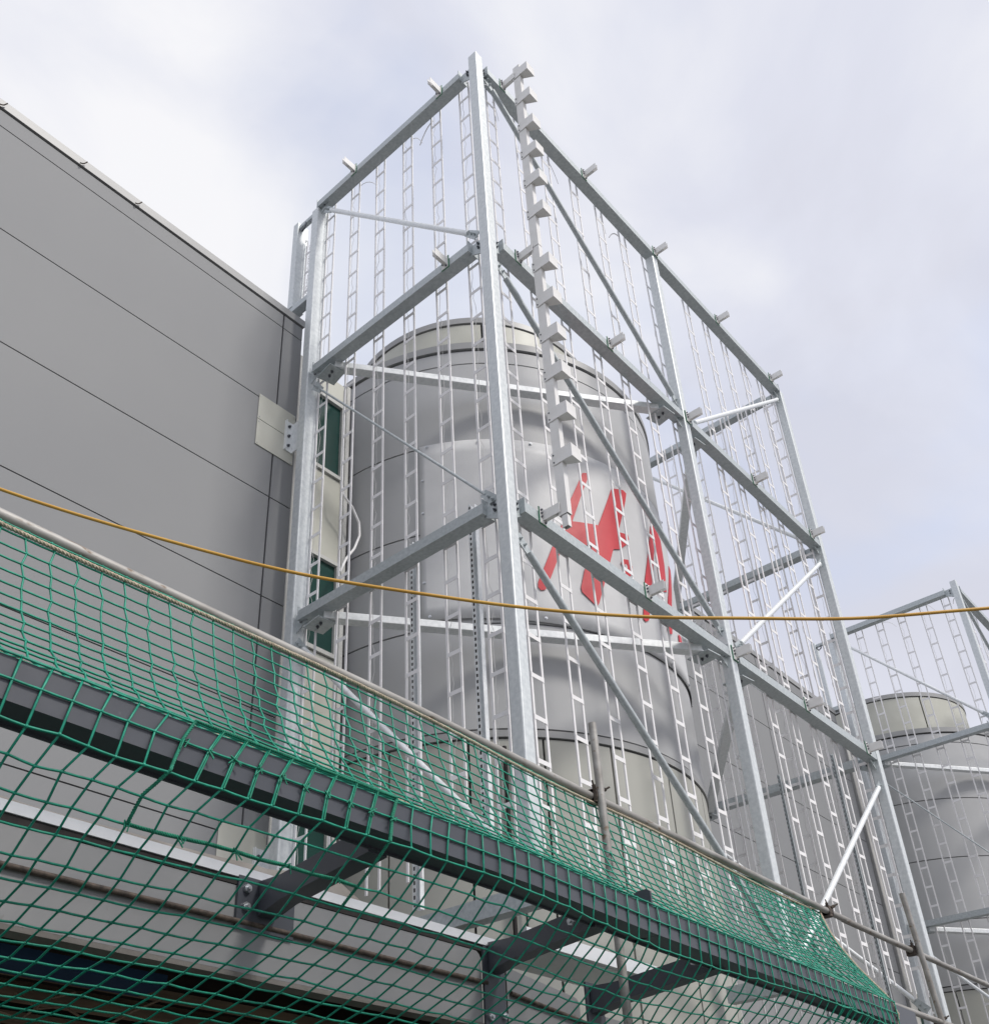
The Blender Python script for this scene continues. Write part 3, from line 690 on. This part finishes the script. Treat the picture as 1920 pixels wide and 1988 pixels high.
for k, y in enumerate(YS):
    c_ = []
    for j, (x, z) in enumerate(PROF):
        jj = (.004 if (j+k) % 2 else -.004) if j < nU else .0
        yy = y+jj+rn.uniform(-.006, .006)+.018*math.sin(y*1.7+j*.25)*(j/len(PROF))
        # right end gathers upward part toward the tie point
        if y > 1.9 and j < nU+1: yy += (y-1.9)*.10*(1-j/(nU+1))
        if j <= nU:
            wt = max(0, min(1, (y-1.3)/1.6)); wt = wt*wt*(3-2*wt)*.85; u_ = j/(nU+1)
            xl, zl = .475+(.912-.475)*u_, 1.12+(.378-1.12)*u_; x, z = x+(xl-x)*wt, z+(zl-z)*wt
            yy -= .30*wt*math.sin(PI*u_)*.6
        yy -= .13*math.exp(-((y+2.75)/.8)**2)*max(0, min(1, (j-nU-1)/3))
        xx, zz = x+dx(y), z
        if j < nU: zz += .006*math.sin(y*2.1+j*.1)
        if j > nU+2: xx += rn.uniform(-.006, .006)+.014*math.sin(y*1.3+j*.3); zz += .016*math.sin(y*1.9+1+j*.2)+rn.uniform(-.004, .004)
        c_.append(Vector((xx, yy, zz)))
    G.append(c_)
def sagpath(pts, amp=0):
    q = [pts[0]]
    for a, b in zip(pts[:-1], pts[1:]):
        mid = (a+b)/2; mid.z -= amp; q += [mid, b]
    return q
mb = MB()
for c_ in G: mb.tube(c_, .0042, 5)
nP(mb, 'net_column_cords')
mb = MB()
for j in range(len(PROF)): mb.tube(sagpath([c_[j] for c_ in G], .001), .0042, 5)
nP(mb, 'net_row_cords')
# the loose end is folded double where it is gathered
k0 = K_ = min(range(len(YS)), key=lambda i: abs(YS[i]-1.85))
G2 = [[p+Vector((-.022+.012*math.sin(k*.9), .045+.02*math.sin(j*.8+k*.3), .018+.010*math.sin(j*.7))) for j, p in enumerate(c_[:nU+6])] for k, c_ in enumerate(G[k0:])]
mb = MB()
for c_ in G2: mb.tube(c_, .0042, 5)
for j in range(nU+6): mb.tube([c_[j] for c_ in G2], .0042, 5)
nP(mb, 'folded_net_end')
mb = MB()
for c_ in G:
    for j, p in enumerate(c_):
        d = Vector((rn.uniform(-.003, .003), .0045, rn.uniform(-.003, .003))); mb.tube([p-d, p, p+d], .004, 5, rr=[.0040, .0075, .0040])
nP(mb, 'net_knots')
# twisted ropes
def twisted(mb, pts, r, pitch=.045, n=3):
    pts = [Vector(p) for p in pts]; seg = []
    tot = 0
    for a, b in zip(pts[:-1], pts[1:]): 
        k = max(1, int((b-a).length/.009))
        for i in range(k): seg.append(a.lerp(b, i/k))
    seg.append(pts[-1])
    for s in range(n):
        q = []; t = 0
        for i, p in enumerate(seg):
            d = (seg[min(i+1, len(seg)-1)]-seg[max(i-1, 0)]).normalized(); u = d.cross(Vector((.13, .3, 1))).normalized(); v = d.cross(u)
            if i: t += (seg[i]-seg[i-1]).length
            a = 2*PI*(t/pitch+s/n); q.append(p+(u*math.cos(a)+v*math.sin(a))*r*.55)
        mb.tube(q, r*.6, 5)
mb = MB(); pts = [(.487+dx(y), y, 1.105+.012*math.sin(y*2.3)) for y in [-4.6+.25*k for k in range(31)]]+[(.34, 3.12, 1.16)]+[G[-1][j]+Vector((.004, .012, 0)) for j in range(0, nU+9, 2)]
twisted(mb, pts, .0085); nP(mb, 'edge_rope', ROPE)
mb = MB(); pts = [(.66+dx(y)*.9+.01*math.sin(y*3), y, .515+.012*math.sin(y*2.7+1)) for y in [-4.6+.25*k for k in range(18)]]
twisted(mb, pts, .0085); nP(mb, 'lower_rope', ROPE)
# lashings where two net pieces are joined
mb = MB()
def colpath(k, j0, j1): return [G[k][j]+Vector((.004, 0, .004)) for j in range(j0, j1+1)]
def K(y): return min(range(len(YS)), key=lambda i: abs(YS[i]-y))
a = K(-2.93); b = K(-2.0)
top = nU+1
for k, j0, j1 in ((a, top, top+4), (b, top, top+5)): twisted(mb, colpath(k, j0, j1), .0065, .03, 3)
twisted(mb, [G[k][top]+Vector((.004, 0, .006)) for k in range(a, b+1)], .0065, .03, 3)
twisted(mb, [G[k][top+4]+Vector((.004, 0, .002)) for k in range(a, b+1)], .0065, .03, 3)
for k in range(a, b+1, 1):
    for j in ((top+1,) if k % 2 else (top+1, top+4)):
        p = G[k][j]
        for q in range(3): mb.tube([p, p+Vector((.012, rn.uniform(-.02, .02), rn.uniform(-.01, .01))), p+Vector((.016, rn.uniform(-.03, .03), rn.uniform(-.035, -.01)))], .0026, 4)
for k in range(a+1, b+1): mb.tube([G[k][j]+Vector((.005, .006, .003)) for j in (top, top+1, top+2)], .0035, 5)
nP(mb, 'lashing', NETD)

# ------------------------------------------------------------------ yellow cable crossing the view
cp = [[1.037, -3.773, 0.799], [1.139, -3.634, 0.745], [1.245, -3.498, 0.698], [1.375, -3.334, 0.644], [1.498, -3.184, 0.599], [1.633, -3.025, 0.555], [1.77, -2.868, 0.518], [1.932, -2.694, 0.487], [2.1, -2.527, 0.47], [2.257, -2.369, 0.452], [2.416, -2.213, 0.439], [2.545, -2.09, 0.433], [2.676, -1.969, 0.432], [2.832, -1.831, 0.437], [2.989, -1.694, 0.444]]
P_ = [Vector(p) for p in cp]
xs = np.array([p.x for p in P_]); 
def fit(v, deg=4): return np.polyfit(xs, np.array(v), deg)
fy = fit([p.y for p in P_], 2); fz = fit([p.z for p in P_], 4)
mb = MB(); pts = []
for x in np.linspace(-.4, 4.6, 150):
    q = min(max(x, .95), 3.1); e = x-q      # straight run-outs past the sagging middle
    y = float(np.polyval(fy, q)+np.polyval(np.polyder(fy), q)*e); z = float(np.polyval(fz, q)+np.polyval(np.polyder(fz), q)*e)
    pts.append((x, y+.002*math.sin(x*17), z+.0025*math.sin(x*11)))
mb.tube(pts, .0050, 10)
tag(mb.build('power_cable', CABLE), 'yellow-orange power cable strung in a shallow sag across the whole view', 'cable')
